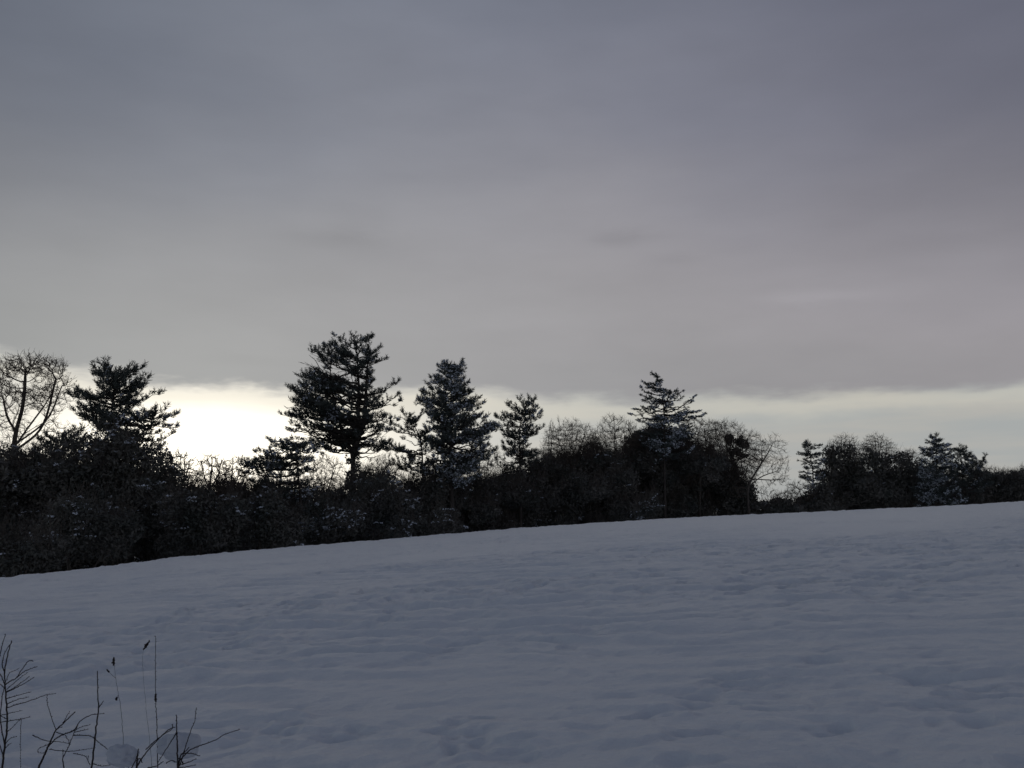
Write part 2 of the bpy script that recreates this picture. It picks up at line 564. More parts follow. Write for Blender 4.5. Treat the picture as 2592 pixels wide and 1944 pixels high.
def twig_fuzz(pos, par, rad, nch, rmax, n, ln, r):
    sel = np.where((rad < rmax) & (par >= 0))[0]
    sel = np.repeat(sel, n)
    p = pos[par[sel]] + (pos[sel] - pos[par[sel]]) * rng.random((len(sel), 1))
    d = nrm(pos[sel] - pos[par[sel]])
    q = nrm(d * 1.0 + rng.normal(size=(len(sel), 3)) * 0.45 + UP * 0.32)
    l1 = ln * (0.4 + 0.8 * rng.random((len(sel), 1)))
    m = p + q * l1 * 0.5
    e = m + nrm(q + rng.normal(size=q.shape) * 0.3 + UP * 0.15) * l1 * 0.5
    return np.vstack([p, m]), np.vstack([m, e]), r


def base_of(path, Y):
    """bring the foot of a trunk path to the ground"""
    p = path[0]
    z = ground_z(p[0], p[1])
    return np.array([p[0], p[1], z - 0.15])


def resample(path, step):
    path = smooth_path(path, 8)
    d = np.r_[0, np.cumsum(np.linalg.norm(np.diff(path, axis=0), axis=1))]
    n = max(3, int(d[-1] / step))
    t = np.linspace(0, d[-1], n + 1)
    return np.stack([np.interp(t, d, path[:, k]) for k in range(3)], 1)


def bare_tree(name, label, stems, ells, Y, dens=6.0, r0=0.012, D=0.36, fuzz=2, fl=0.7, shell=0.7, group=None,
              dead=0, dead_top=None, snowy=0.0, kink=0.09, cat='tree', limbs=5, ex=2.35, trop=0.06, ivy=None, ftr=0.010):
    """leafless tree; stems = pixel polylines, the first starts at the ground"""
    paths = []
    for k, st in enumerate(stems):
        pts = [P(a, b, Y + (c[0] if c else 0)) for a, b, *c in st]
        if k == 0:
            b = base_of(pts, Y)
            pts = [b] + pts
        paths.append(resample(np.array(pts), 0.6))
    base = paths[0][0].copy()
    E = [pxell(*e[:4], Y, *(e[4:])) for e in ells]
    att = ell_points(E, dens * 7, shell)
    for k in range(limbs):                                # extra main limbs fanning into the crown
        t0 = paths[0]; a = t0[int(len(t0) * rng.uniform(0.55, 0.9))]
        c, r = E[int(rng.integers(len(E)))]
        d = nrm(rng.normal(size=3) * np.array([1, 0.8, 0.5]) + UP * 0.9)
        tg = np.array(c) + d * np.array(r) * 0.72
        if tg[2] < a[2] + 1: continue
        md = (a + tg) / 2 + (tg - a) * [0.18, 0.18, -0.12] + rng.normal(size=3) * 0.25
        paths.append(resample(np.array([a, md, tg]), 0.6))
    att = att[vnoise(att * 0.55 + len(name), int(Y)) > 0.30]
    pos, par = colonize(paths, att, D, 4.0, D * 1.25, wob=kink, trop=trop)
    rad, nch = radii(par, r0, ex)
    ok = par >= 0
    A, B = pos[par[ok]], pos[ok]
    ra = np.minimum(rad[par[ok]], rad[ok] * 1.35); rb = rad[ok]
    root = thing(name, label, cat, base, group)
    th = max(0.06, rad.max() * 0.28)
    big = rb > th
    tb, cb = MB(), MB()
    tubes(tb, A[big], B[big] + nrm(B[big] - A[big]) * 0.03, ra[big] * 1.02, rb[big], 8)
    tb.obj('trunk', M_BARK, root, base, smooth=True)
    tubes(cb, A[~big], B[~big], ra[~big], rb[~big], 3)
    if fuzz:
        a, b_, r = twig_fuzz(pos, par, rad, nch, r0 * 2.3, fuzz, fl, ftr)
        tubes(cb, a, b_, r, r * 0.6, 3)
    cb.obj('crown', M_TWIG, root, base)
    if dead:
        tips = B[(nch[ok] == 0)]
        if dead_top is not None: tips = tips[tips[:, 2] > P(0, dead_top, Y)[2]]
        pn = vnoise(tips * 0.9, 3)
        tips = tips[pn > 0.42]
        c = np.repeat(tips, dead, 0) + rng.normal(size=(len(tips) * dead, 3)) * 0.22
        lb = MB(); leaves(lb, c, 0.10); lb.obj('withered_leaves', M_DEAD, root, base)
    if ivy is not None:
        iv = MB(); c = []
        for (a0, b0, ww, hh) in ivy:
            cc, r = pxell(a0, b0, ww, hh, Y)
            nn = int(750 * (r[0] * r[2]) ** 0.8) + 150
            pts = cc + nrm(rng.normal(size=(nn, 3))) * np.array(r) * (rng.random((nn, 1)) ** 0.3)
            pts = pts[vnoise(pts * 1.5, 8) > 0.46]
            c.append(pts)
        leaves(iv, np.concatenate(c), 0.17); iv.obj('ivy', M_LEAF, root, base)
    if snowy:
        sb = MB(); up = B[(rb < 0.12)]; m = (vnoise(up * 0.8, 21) > 0.55) & (rng.random(len(up)) < snowy)
        c = up[m] + UP * 0.05
        blobs(sb, c, 0.09 + 0.07 * rng.random(len(c)), 0.6)
        sb.obj('snow_cover', M_TSNOW, root, base)
    return root


def conifer(name, label, stems, Y, prof, gap=0.75, nb=5, kind='pine', snow=0.2, extra=(), snow_side=None,
            inner=0.33, rise=0.16, r_base=0.32, group=None, sparse=0.0, ivy=None, low=(), seed=0, tuft=1.0, side=0.34,
            depth=0.85, cat='tree', bare_low=0, mat=None, thr=0.5, clump=0.36, opn=0.16):
    """needle tree; prof = (py, left px, right px, axis px) rows describing how far its boughs reach at that height.
    stems = pixel polylines, the first from the ground."""
    s = Y / F
    paths = []
    for k, st in enumerate(stems):
        pts = [P(a, b, Y + (c[0] if c else 0)) for a, b, *c in st]
        if k == 0: pts = [base_of(pts, Y)] + pts
        paths.append(resample(np.array(pts), 0.5))
    base = paths[0][0].copy()
    root = thing(name, label, cat, base, group)
    H = paths[0][-1][2] - base[2]
    tb, bb, cb, sb = MB(), MB(), MB(), MB()
    for k, pth in enumerate(paths):
        r_ = r_base if k == 0 else r_base * 0.62
        path_tube(tb, pth, r_, 0.035, 9)
    prof = sorted(prof, key=lambda q: -q[0])                # from low to high
    zs = np.array([P(0, q[0], Y)[2] for q in prof])
    Lw = np.array([q[1] * s for q in prof]); Rw = np.array([q[2] * s for q in prof])
    allp = np.vstack(paths)
    segA, segB, sra, srb = [], [], [], []
    TC, TD, TL, TW = [], [], [], []

    def bough(a, tip, dr_out, ext, foli=True, sidef=side):
        n = max(4, int(ext / 0.45))
        t = np.linspace(0, 1, n + 1)[:, None]
        mid = (a + tip) / 2 - UP * ext * (0.10 if kind == 'pine' else 0.13) + rng.normal(size=3) * ext * 0.05
        path = (1 - t) ** 2 * a + 2 * t * (1 - t) * mid + t ** 2 * tip
        path[1:-1] += rng.normal(size=(n - 1, 3)) * 0.05 * min(ext, 2)
        rr = 0.018 + 0.020 * ext * (1 - t[:, 0]) ** 1.2
        segA.append(path[:-1]); segB.append(path[1:]); sra.append(rr[:-1]); srb.append(rr[1:])
        if not foli: return
        m = max(3, int(ext * (1 - inner) / (0.36 if kind == 'pine' else 0.25)))
        for f in np.linspace(inner if ext > 1.3 else 0.15, 1.0, m):
            k = min(int(f * n), n - 1); p = path[k] + (path[k + 1] - path[k]) * (f * n - k if k < n - 1 else (f * n - k))
            dl = nrm(path[k + 1] - path[k])
            for sg in (-1, 1):
                if rng.random() < 0.12 + sparse: continue
                lat = nrm(np.cross(dl, UP)) * sg
                if kind == 'pine':
                    sl = max(0.35, ext * sidef * (1.15 - 0.75 * f) * (0.6 + 0.6 * rng.random()))
                    d = nrm(dl * 0.75 + lat * 0.75 + UP * (rng.normal() * 0.22 + 0.12))
                else:
                    sl = max(0.25, ext * sidef * 0.8 * (1.1 - 0.8 * f) * (0.6 + 0.5 * rng.random()))
                    d = nrm(dl * 0.8 + lat * 0.7 + UP * (rng.normal() * 0.10 - 0.10))
                q = p + d * sl
                segA.append(p[None]); segB.append(q[None]); sra.append(np.array([0.022])); srb.append(np.array([0.012]))
                stp = 0.30 if kind == 'pine' else 0.24
                wid = rng.random()
                nt_ = max(1, int(sl / stp))
                for u in (np.arange(nt_) + rng.random() * 0.6) / nt_:
                    TW.extend([1.0] * (len(TC) - len(TW)))
                    TC.append(p + (q - p) * u + rng.normal(size=3) * 0.04); TW.append(wid)
                    if kind == 'pine': TD.append(d * 0.55 + UP * (0.75 + rng.normal() * 0.2) + rng.normal(size=3) * 0.25); TL.append(0.34)
                    else: TD.append(d + UP * 0.15 + rng.normal(size=3) * 0.25); TL.append(0.30)
                TW.extend([1.0] * (len(TC) - len(TW)))
                TC.append(q); TW.append(wid); TD.append(d * 0.6 + UP * (0.85 if kind == 'pine' else 0.1)); TL.append(0.46 if kind == 'pine' else 0.34)
        TC.append(path[-1]); TD.append(dr_out * 0.8 + UP * (0.8 if kind == 'pine' else 0.35)); TL.append(0.55 if kind == 'pine' else 0.4)

    z = zs[0]
    az0 = rng.random() * 6.28
    while z < zs[-1]:
        l_, r_ = np.interp(z, zs, Lw), np.interp(z, zs, Rw)
        for b in range(nb):
            az0 += 2.399 + rng.normal() * 0.3
            cx, cy = math.cos(az0), math.sin(az0)
            zz = min(z + rng.normal() * gap * 0.7, zs[-1])
            # choose the stem whose side the bough grows on
            ctr = [pp for pp in paths if pp[0][2] - 0.3 <= zz <= pp[-1][2] + 0.6]
            if not ctr: ctr = [paths[0]]
            pp = ctr[int(rng.integers(len(ctr)))]
            axis = paths[0]
            ax0 = np.array([np.interp(zz, axis[:, 2], axis[:, 0]), np.interp(zz, axis[:, 2], axis[:, 1])])
            sp = np.array([np.interp(zz, pp[:, 2], pp[:, 0]), np.interp(zz, pp[:, 2], pp[:, 1])])
            e = r_ if cx > 0 else l_
            ext_x = e; ext_y = (l_ + r_) / 2 * depth
            R_ = (0.72 + 0.30 * rng.random())
            tipxy = ax0 + np.array([cx * ext_x, cy * ext_y]) * R_
            dd = tipxy - sp; ext = float(np.hypot(*dd))
            if ext < 0.25: continue
            rs = rise + (0.30 * (zz - zs[0]) / (zs[-1] - zs[0]) if rise > 0 else 0) + rng.normal() * 0.09
            a = np.array([sp[0], sp[1], min(max(zz - ext * rs, base[2] + 1), pp[-1][2])])
            if kind != 'pine': a[2] = min(zz + ext * (0.02 - rise), pp[-1][2])
            tip = np.array([tipxy[0], tipxy[1], zz])
            bough(a, tip, nrm(np.array([dd[0], dd[1], 0.0])), ext)
        z += gap * (0.75 + 0.5 * rng.random())
    for sy, tx, ty, *dy in extra:                         # boughs that stand out in the outline
        tip = P(tx, ty, Y + (dy[0] if dy else 0))
        zz = P(0, sy, Y)[2]
        pp = min(paths, key=lambda q_: np.abs(q_[:, 0] - tip[0]).min() + (0 if q_[0][2] < zz < q_[-1][2] + .5 else 50))
        zz = min(zz, pp[-1][2] - 0.05)
        a = np.array([np.interp(zz, pp[:, 2], pp[:, 0]), np.interp(zz, pp[:, 2], pp[:, 1]), zz])
        d = tip - a; ext = float(np.linalg.norm(d))
        bough(a, tip, nrm(d * np.array([1, 1, 0])), ext, sidef=side * 0.6)
    for k in range(int(bare_low)):                        # dead snags under the crown
        zz = base[2] + H * (0.25 + 0.35 * rng.random()); pp = paths[0]
        a = np.array([np.interp(zz, pp[:, 2], pp[:, 0]), np.interp(zz, pp[:, 2], pp[:, 1]), zz])
        an = rng.random() * 6.28; ex_ = 0.6 + 1.6 * rng.random()
        bough(a, a + np.array([math.cos(an) * ex_, math.sin(an) * ex_, -0.1 * ex_]), UP, ex_, foli=False)
    # leaders
    TW.extend([1.0] * (len(TC) - len(TW)))
    for pp in paths:
        for k in range(10):
            TC.append(pp[-1] - UP * rng.random() * 0.7 + rng.normal(size=3) * 0.06); TD.append(UP + rng.normal(size=3) * 0.4); TL.append(0.4)
    tubes(bb, np.vstack(segA), np.vstack(segB), np.concatenate(sra), np.concatenate(srb), 4)
    TW.extend([1.0] * (len(TC) - len(TW)))
    C = np.array(TC); Dd = np.array(TD); Ln = np.array(TL) * tuft; Wd = np.array(TW)
    hh = (C[:, 2] - zs[0]) / (zs[-1] - zs[0])             # the crown opens towards its foot
    cn = vnoise(C * np.array([0.36, 0.36, 1.05]) + seed * 3.7, 70 + seed) * 0.7 + vnoise(C * np.array([1.0, 1.0, 1.6]), 71) * 0.3
    axp = paths[0]
    rr_ = np.hypot(C[:, 0] - np.interp(C[:, 2], axp[:, 2], axp[:, 0]), C[:, 1] - np.interp(C[:, 2], axp[:, 2], axp[:, 1]))
    rm_ = (np.interp(C[:, 2], zs, Lw) + np.interp(C[:, 2], zs, Rw)) / 2 + 0.3
    kp = cn > clump + opn * (0.5 - hh) - 0.16 * np.clip(rr_ / rm_ - 0.6, 0, 1) * 2
    C, Dd, Ln, Wd = C[kp], Dd[kp], Ln[kp], Wd[kp]
    if kind == 'pine': blades(cb, C, Dd, Ln * (0.8 + 0.5 * rng.random(len(Ln))), 0.045, 18, 0.85)
    else: blades(cb, C, Dd, Ln * (0.8 + 0.4 * rng.random(len(Ln))), 0.05, 11, 0.8)
    # snow lies in patches on the tufts
    pn = vnoise(C * 0.75 + seed * 7.3, 50 + seed) * 0.7 + vnoise(C * 2.1, 51) * 0.3
    lim = thr + 0.0 * pn
    if snow_side is not None:
        c0 = allp[:, 0].mean(); wdt = max(Lw.max(), Rw.max())
        lim = lim - snow_side * (C[:, 0] - c0) / wdt * 0.12
    sel = (pn > lim) & (Wd < snow)
    c = C[sel] + nrm(Dd[sel]) * Ln[sel][:, None] * 0.3 + UP * 0.08
    c = np.vstack([c, c + rng.normal(size=c.shape) * 0.11, c + rng.normal(size=c.shape) * 0.13])
    blobs(sb, c, 0.08 + 0.08 * rng.random(len(c)), 0.55)
    tb.obj('trunk', M_PBARK, root, base, smooth=True)
    bb.obj('branches', M_PBARK, root, base)
    cb.obj('crown', mat or (M_NEEDLE if kind == 'pine' else M_SPRUCE), root, base)
    if len(c): sb.obj('snow_cover', M_TSNOW, root, base)
    if ivy is not None:
        iv = MB(); cc = []
        for (a0, b0, ww, hh) in ivy:
            c1, r = pxell(a0, b0, ww, hh, Y)
            nn = int(750 * (r[0] * r[2]) ** 0.8) + 150
            pts = c1 + nrm(rng.normal(size=(nn, 3))) * np.array(r) * (rng.random((nn, 1)) ** 0.3)
            cc.append(pts[vnoise(pts * 1.5, 8) > 0.46])
        leaves(iv, np.concatenate(cc), 0.16); iv.obj('ivy', M_LEAF, root, base)
    return root


def bush_arrays(ells, dens, size, snow, sd, smin=0.10, lim=0.58, wands=0):
    """leafy lumps: returns (leaf mesh, twig mesh, snow mesh)"""
    lb, tb, sb = MB(), MB(), MB()
    sub = []
    for c, r in ells:
        c = np.array(c); r = np.array(r)
        sub.append((c, r * 0.80))
        for k in range(6):
            d = nrm(rng.normal(size=3) + UP * 0.25)
            q = r * rng.uniform(0.28, 0.50) * np.array([1, 1, rng.uniform(0.7, 1.2)])
            sub.append((c + d * (r - q * 0.45), q))
    for c, r in sub:
        n = int(dens * (r[0] * r[2] + r[0] * r[1] + r[1] * r[2]))
        d = nrm(rng.normal(size=(n, 3)))
        t = 1 - 0.55 * rng.random(n) ** 2.2
        lump = 0.62 + 0.75 * fbm(d * 2.3 + sd * 3.1 + c[:1] * 0.37, 3, int(sd))
        p = c + d * r * (t * lump)[:, None]
        keep = vnoise(p * 1.15, int(sd) + 4) > 0.20
        p = p[keep]; d = d[keep]
        leaves(lb, p, size)
        # sprigs that break the outline
        k = rng.integers(0, len(p), max(4, len(p) // 14))
        q = p[k] + nrm(d[k] + UP * 0.5 + rng.normal(size=(len(k), 3)) * 0.5) * (0.3 + 0.5 * rng.random((len(k), 1)))
        tubes(tb, p[k], q, 0.018, 0.010, 3)
        leaves(lb, q, size * 0.8)
        if wands:
            b0 = c + nrm(rng.normal(size=(wands, 3)) + UP) * r * 0.8
            dv = nrm(rng.normal(size=(wands, 3)) * 0.35 + UP)
            m0 = b0 + dv * (0.5 + 0.9 * rng.random((wands, 1)))
            e0 = m0 + nrm(dv + rng.normal(size=(wands, 3)) * 0.3) * 0.7
            tubes(tb, np.vstack([b0, m0]), np.vstack([m0, e0]), 0.016, 0.009, 3)
            for u in (0.2, 0.45, 0.7):
                f0 = b0 + (m0 - b0) * u; f1 = f0 + nrm(dv + rng.normal(size=(wands, 3)) * 0.6) * 0.6
                tubes(tb, f0, f1, 0.010, 0.006, 3)
        if snow > 0:
            o = p[(d[:, 1] < 0.35) & (d[:, 2] > -0.55)]
            pn = vnoise(o * np.array([0.55, 0.55, 0.9]) + sd, 90) * 0.6 + vnoise(o * 1.9, 91) * 0.4
            o = o[(pn > lim) & (rng.random(len(o)) < snow)]
            if len(o):
                o = o[rng.random(len(o)) < 0.16]              # each cap is a run of overlapping lumps on one spray
                ax = nrm(rng.normal(size=(len(o), 3)) * np.array([1, 1, 0.35]))
                m = 9
                o = np.repeat(o, m, 0) + np.repeat(ax, m, 0) * rng.uniform(-0.38, 0.38, (len(o) * m, 1)) + rng.normal(size=(len(o) * m, 3)) * [0.08, 0.08, 0.03]
                blobs(sb, o + UP * 0.06, smin * 0.5 + 0.06 * rng.random(len(o)), 0.5)
    return lb, tb, sb


def bush(name, label, ells, Y, dens=190, size=0.15, snow=0.12, group=None, stem=True, sd=1, cat='shrub', mat=None, lim=0.58):
    E = [pxell(*e[:4], Y, *(e[4:])) for e in ells]
    xs = np.array([c for c, r in E]); x0, y0 = xs[:, 0].mean(), xs[:, 1].mean()
    base = np.array([x0, y0, ground_z(x0, y0) - 0.1])
    root = thing(name, label, cat, base, group)
    lb, tb, sb = bush_arrays(E, dens * 0.62, size, snow * 1.3, sd, lim=lim, wands=6)
    for c, r in E:                                        # stems up into every lobe
        c = np.array(c)
        pth = resample(np.array([base + rng.normal(size=3) * [0.3, 0.3, 0], (base + c) / 2 + rng.normal(size=3) * 0.4, c + UP * r[2] * 0.5]), 0.7)
        path_tube(tb, pth, 0.10, 0.03, 5)
    lb.obj('foliage', mat or M_LEAF, root, base)
    tb.obj('stem', M_BARK, root, base)
    if sb.V: sb.obj('snow_cover', M_TSNOW, root, base)
    return root


exec_trees = True
# ------------------------------------------------------------------ the wood, from left to right
bare_tree('bare_tree', 'tall leafless tree with several rising limbs and clinging brown leaves at the left edge',
          [[(40, 1240), (34, 1150), (41, 1092), (55, 1040), (62, 990), (64, 950)],
           [(38, 1130), (60, 1098), (84, 1065), (110, 1030), (128, 1000)],
           [(41, 1092), (20, 1060), (10, 1020)], [(60, 1098), (100, 1075), (128, 1062)]],
          [(70, 975, 110, 72, 0.8), (90, 925, 85, 28, 0.8), (20, 960, 60, 60, 0.8), (135, 1010, 55, 55, 0.7), (20, 1080, 60, 45, 0.7),
           (150, 1075, 35, 30)],
          92, dens=9, r0=0.018, fuzz=4, fl=0.8, dead=3, dead_top=1000, ex=2.2, shell=1.1, ftr=0.014)

conifer('pine_tree', 'broad flat-layered pine leaning right above the dark evergreens at left',
        [[(300, 1300), (292, 1180), (284, 1100), (283, 1040), (288, 990), (292, 958)],
         [(284, 1080), (330, 1062), (385, 1050)]], 86,
        [(1110, 30, 120), (1092, 60, 152), (1062, 62, 150), (1046, 45, 60), (1025, 92, 40), (1004, 100, 110),
         (985, 78, 94), (968, 56, 82), (950, 46, 74), (938, 34, 58), (931, 18, 34)],
        gap=0.80, nb=10, clump=0.33, snow=0.18, thr=0.58,
        extra=[(1010, 183, 1003), (1045, 190, 1040), (1020, 400, 998), (1060, 441, 1052), (1070, 440, 1082), (1100, 432, 1100),
               (960, 338, 936), (960, 272, 932), (975, 245, 948), (1080, 222, 1055)], inner=0.30, r_base=0.3, side=0.36, seed=1)

conifer('fir_tree', 'low dark conifer between the left bare tree and the layered pine',
        [[(168, 1300), (165, 1200), (160, 1100)]], 80,
        [(1200, 70, 60), (1150, 62, 55), (1125, 50, 45), (1105, 28, 42), (1095, 8, 20)],
        gap=0.6, nb=6, kind='pine', snow=0.2, thr=0.62, extra=[(1120, 110, 1118), (1115, 205, 1092), (1120, 192, 1098)], seed=2, r_base=0.22)

bush('evergreen_shrub', 'largest rounded dark evergreen under the layered pine',
     [(300, 1185, 110, 92), (375, 1205, 85, 88), (225, 1205, 90, 100), (330, 1290, 130, 90), (280, 1150, 70, 50)], 76, snow=0.12, sd=2)
bush('evergreen_shrub', 'dark evergreen below the left bare tree at the picture edge',
     [(20, 1220, 70, 85), (90, 1230, 80, 85), (50, 1300, 110, 90)], 74, snow=0.12, sd=3, lim=0.60)
bush('evergreen_shrub', 'snow-flecked evergreen low down beneath the big rounded one',
     [(215, 1330, 110, 85), (150, 1350, 85, 75), (260, 1370, 90, 65)], 68, snow=0.16, sd=4, lim=0.57)
bush('evergreen_shrub', 'dark shrub with a snow cap at the foot of the left wood',
     [(60, 1425, 85, 50), (5, 1415, 60, 60), (120, 1400, 60, 50)], 62, snow=0.30, sd=5, lim=0.53)

for k, (cx, top, Yq, lb) in enumerate([
        (455, 1140, 80, 'arching leafless bush right of the big rounded evergreen'),
        (535, 1146, 84, 'spindly bare sapling in the bright gap, nearer the evergreen'),
        (588, 1156, 86, 'spindly bare sapling in the bright gap, beside the snowy spreading pine')]):
    bare_tree('bare_sapling', lb,
              [[(cx - 3, 1330), (cx - 4, 1240), (cx, 1195), (cx + 2, top + 16)], [(cx, 1250), (cx - 18, 1205), (cx - 24, top + 25)],
               [(cx, 1240), (cx + 18, 1200), (cx + 24, top + 28)]],
              [(cx, top + 50, 44, 50), (cx, top + 85, 52, 55)], Yq, dens=14, r0=0.019, fuzz=5, fl=0.7, D=0.35, ex=2.2, ftr=0.016,
              group='bare saplings in the bright gap', limbs=2)

conifer('spreading_pine', 'low snow-dusted pine with long boughs sloping down left, left of the largest pine',
        [[(762, 1330), (760, 1250), (752, 1180), (755, 1128)]], 88,
        [(1265, 120, 62), (1240, 110, 60), (1215, 130, 52), (1190, 138, 48), (1168, 140, 45), (1148, 98, 40), (1130, 45, 38), (1118, 8, 30)],
        gap=0.62, nb=6, snow=0.6, thr=0.47, rise=-0.06, extra=[(1150, 612, 1168), (1140, 650, 1148), (1130, 700, 1132), (1200, 620, 1200)],
        seed=3, r_base=0.24, inner=0.25)

conifer('pine_tree', 'largest pine of all with forked trunk and wide crown, left of centre',
        [[(893, 1330), (893, 1240), (892, 1150), (872, 1112), (858, 1062), (845, 1012), (836, 960), (838, 912)],
         [(893, 1145), (908, 1095), (907, 1040), (908, 980), (905, 920), (902, 866)],
         [(905, 1110), (922, 1060), (926, 1000), (930, 930), (932, 880)]], 106,
        [(1128, 55, 100), (1112, 108, 120), (1085, 126, 122), (1065, 116, 142), (1050, 138, 144), (1030, 126, 152), (1015, 118, 158), (990, 108, 140),
         (965, 96, 128), (948, 82, 118), (925, 54, 130), (905, 48, 134), (885, 4, 130), (868, -20, 116), (856, -48, 88)],
        gap=0.72, nb=11, clump=0.42, opn=0.32, snow=0.3, thr=0.60, inner=0.42, r_base=0.55, side=0.30, seed=4, depth=0.95,
        extra=[(1000, 1007, 968, -2), (1040, 1004, 1003), (1030, 1008, 1018), (1060, 1003, 1066), (1060, 714, 1050), (1050, 727, 1032),
               (1010, 736, 982), (1080, 736, 1092), (1100, 745, 1112), (960, 787, 903), (955, 760, 955), (1110, 985, 1116), (1110, 820, 1150),
               (1120, 800, 1130), (920, 972, 912), (900, 958, 885), (880, 935, 858), (880, 895, 853), (885, 866, 868), (1115, 1010, 1140)],
        ivy=[(893, 1190, 26, 55), (890, 1250, 45, 45)])

conifer('pine_tree', 'slim open pine close against the left side of the snowy pine',
        [[(1072, 1330), (1070, 1200), (1066, 1120), (1050, 1080), (1040, 1050)]], 114,
        [(1195, 60, 20), (1180, 70, 25), (1150, 72, 30), (1132, 76, 25), (1110, 66, 25), (1088, 62, 30), (1065, 28, 30), (1048, 16, 18), (1042, 5, 6)],
        gap=0.85, nb=5, snow=0.35, thr=0.52, seed=5, r_base=0.26, extra=[(1100, 986, 1090), (1140, 985, 1140), (1170, 990, 1180), (1070, 1022, 1045)])

conifer('snowy_pine', 'tall upright pine at centre with snow clotted on its left flank',
        [[(1146, 1340), (1142, 1240), (1141, 1140), (1140, 1050), (1143, 980), (1146, 930)]], 108,
        [(1228, 48, 50), (1200, 66, 72), (1165, 68, 96), (1140, 76, 110), (1110, 80, 108), (1085, 75, 108), (1062, 66, 84), (1040, 72, 72),
         (1022, 84, 76), (1000, 72, 60), (985, 60, 46), (965, 52, 30), (948, 38, 30), (935, 34, 30), (926, 18, 24)],
        gap=0.64, nb=10, clump=0.32, snow=0.85, thr=0.46, snow_side=1.0, seed=6, r_base=0.38, inner=0.28, side=0.36,
        extra=[(1075, 1255, 1080), (1085, 1248, 1088), (1030, 1218, 1024), (1010, 1060, 1022), (990, 1072, 998), (1130, 1250, 1142),
               (945, 1113, 930), (940, 1166, 922), (960, 1083, 972), (1200, 1110, 1250), (1210, 1175, 1262)], bare_low=6)

conifer('pine_tree', 'thin-trunked pine with a small jagged crown right of the snowy pine',
        [[(1318, 1340), (1317, 1240), (1316, 1150), (1315, 1100), (1320, 1060), (1330, 1030)]], 118,
        [(1184, 55, 45), (1168, 60, 46), (1156, 20, 40), (1140, 46, 36), (1122, 42, 26), (1112, 12, 8), (1100, 36, 46), (1084, 52, 56), (1072, 60, 30), (1058, 60, 46),
         (1045, 48, 42), (1034, 36, 40), (1024, 18, 30), (1016, 6, 22)],
        gap=0.74, nb=8, snow=0.2, thr=0.58, seed=7, r_base=0.30, inner=0.35,
        extra=[(1090, 1370, 1086), (1095, 1352, 1100), (1060, 1260, 1056), (1080, 1258, 1080), (1035, 1337, 1013), (1170, 1250, 1180), (1050, 1290, 1028)],
        ivy=[(1318, 1150, 16, 40), (1320, 1210, 12, 50)], bare_low=5)

bare_tree('slender_larch', 'slender pointed leafless larch right of the thin-trunked pine',
          [[(1396, 1330), (1396, 1200), (1395, 1120), (1394, 1064)]],
          [(1395, 1150, 34, 60), (1395, 1105, 20, 35), (1395, 1075, 8, 14), (1385, 1200, 40, 50)], 128, dens=10, fuzz=3, fl=0.6, trop=-0.02, D=0.4)

bare_tree('bare_tree', 'round-headed leafless tree beside the slender larch',
          [[(1450, 1340), (1450, 1240), (1446, 1160), (1440, 1110)], [(1450, 1200), (1470, 1130), (1480, 1100)], [(1448, 1190), (1420, 1130)]],
          [(1442, 1130, 72, 74), (1470, 1150, 60, 80)], 130, dens=8, shell=1.1, fuzz=6, fl=0.75)
bare_tree('bare_tree', 'domed leafless tree touching the left side of the snowy spruce',
          [[(1562, 1340), (1560, 1220), (1556, 1140), (1556, 1100)], [(1560, 1180), (1590, 1110)], [(1560, 1190), (1530, 1120)]],
          [(1560, 1125, 66, 78), (1530, 1170, 70, 80)], 132, dens=8, shell=1.1, fuzz=6, fl=0.75)
bare_tree('bare_tree', 'dense leafless tree with a tall dome right of the snowy spruce',
          [[(1770, 1340), (1772, 1220), (1768, 1140), (1765, 1100)], [(1772, 1180), (1800, 1110)], [(1770, 1190), (1740, 1120)]],
          [(1770, 1125, 80, 70), (1740, 1160, 70, 80)], 136, dens=8, shell=1.1, fuzz=6, fl=0.75,
          ivy=[(1768, 1190, 24, 75), (1720, 1200, 26, 80)])
bare_tree('bare_tree', 'leafless tree with black ivy lumps, its dome sloping right',
          [[(1845, 1330), (1845, 1240), (1842, 1170), (1836, 1110)], [(1845, 1200), (1872, 1140), (1895, 1105)], [(1843, 1190), (1818, 1120)]],
          [(1838, 1125, 66, 66), (1885, 1140, 62, 55), (1860, 1180, 70, 60)], 138, dens=8, shell=1.1, fuzz=6, fl=0.75,
          ivy=[(1858, 1130, 20, 26), (1880, 1118, 18, 16), (1884, 1140, 16, 20), (1866, 1150, 22, 16), (1845, 1110, 12, 12), (1848, 1190, 20, 50), (1800, 1170, 16, 50), (1850, 1265, 36, 55), (1862, 1230, 22, 30)])
bare_tree('bare_tree', 'lone leafless tree with fanned limbs against open sky, nearest the ragged fir',
          [[(1896, 1300), (1893, 1262), (1894, 1235), (1903, 1212), (1928, 1172), (1945, 1145), (1958, 1118)],
           [(1894, 1235), (1925, 1208), (1968, 1192)], [(1895, 1225), (1880, 1190), (1875, 1160)], [(1903, 1212), (1950, 1215), (1985, 1212)],
           [(1893, 1250), (1920, 1246), (1945, 1256)]],
          [(1955, 1135, 42, 42), (1972, 1175, 34, 40), (1935, 1160, 40, 45), (1960, 1212, 42, 20), (1890, 1170, 40, 50), (1930, 1242, 36, 14), (1870, 1245, 24, 22)],
          134, dens=8.5, shell=1.0, fuzz=3, fl=0.6, ex=2.15, r0=0.013)

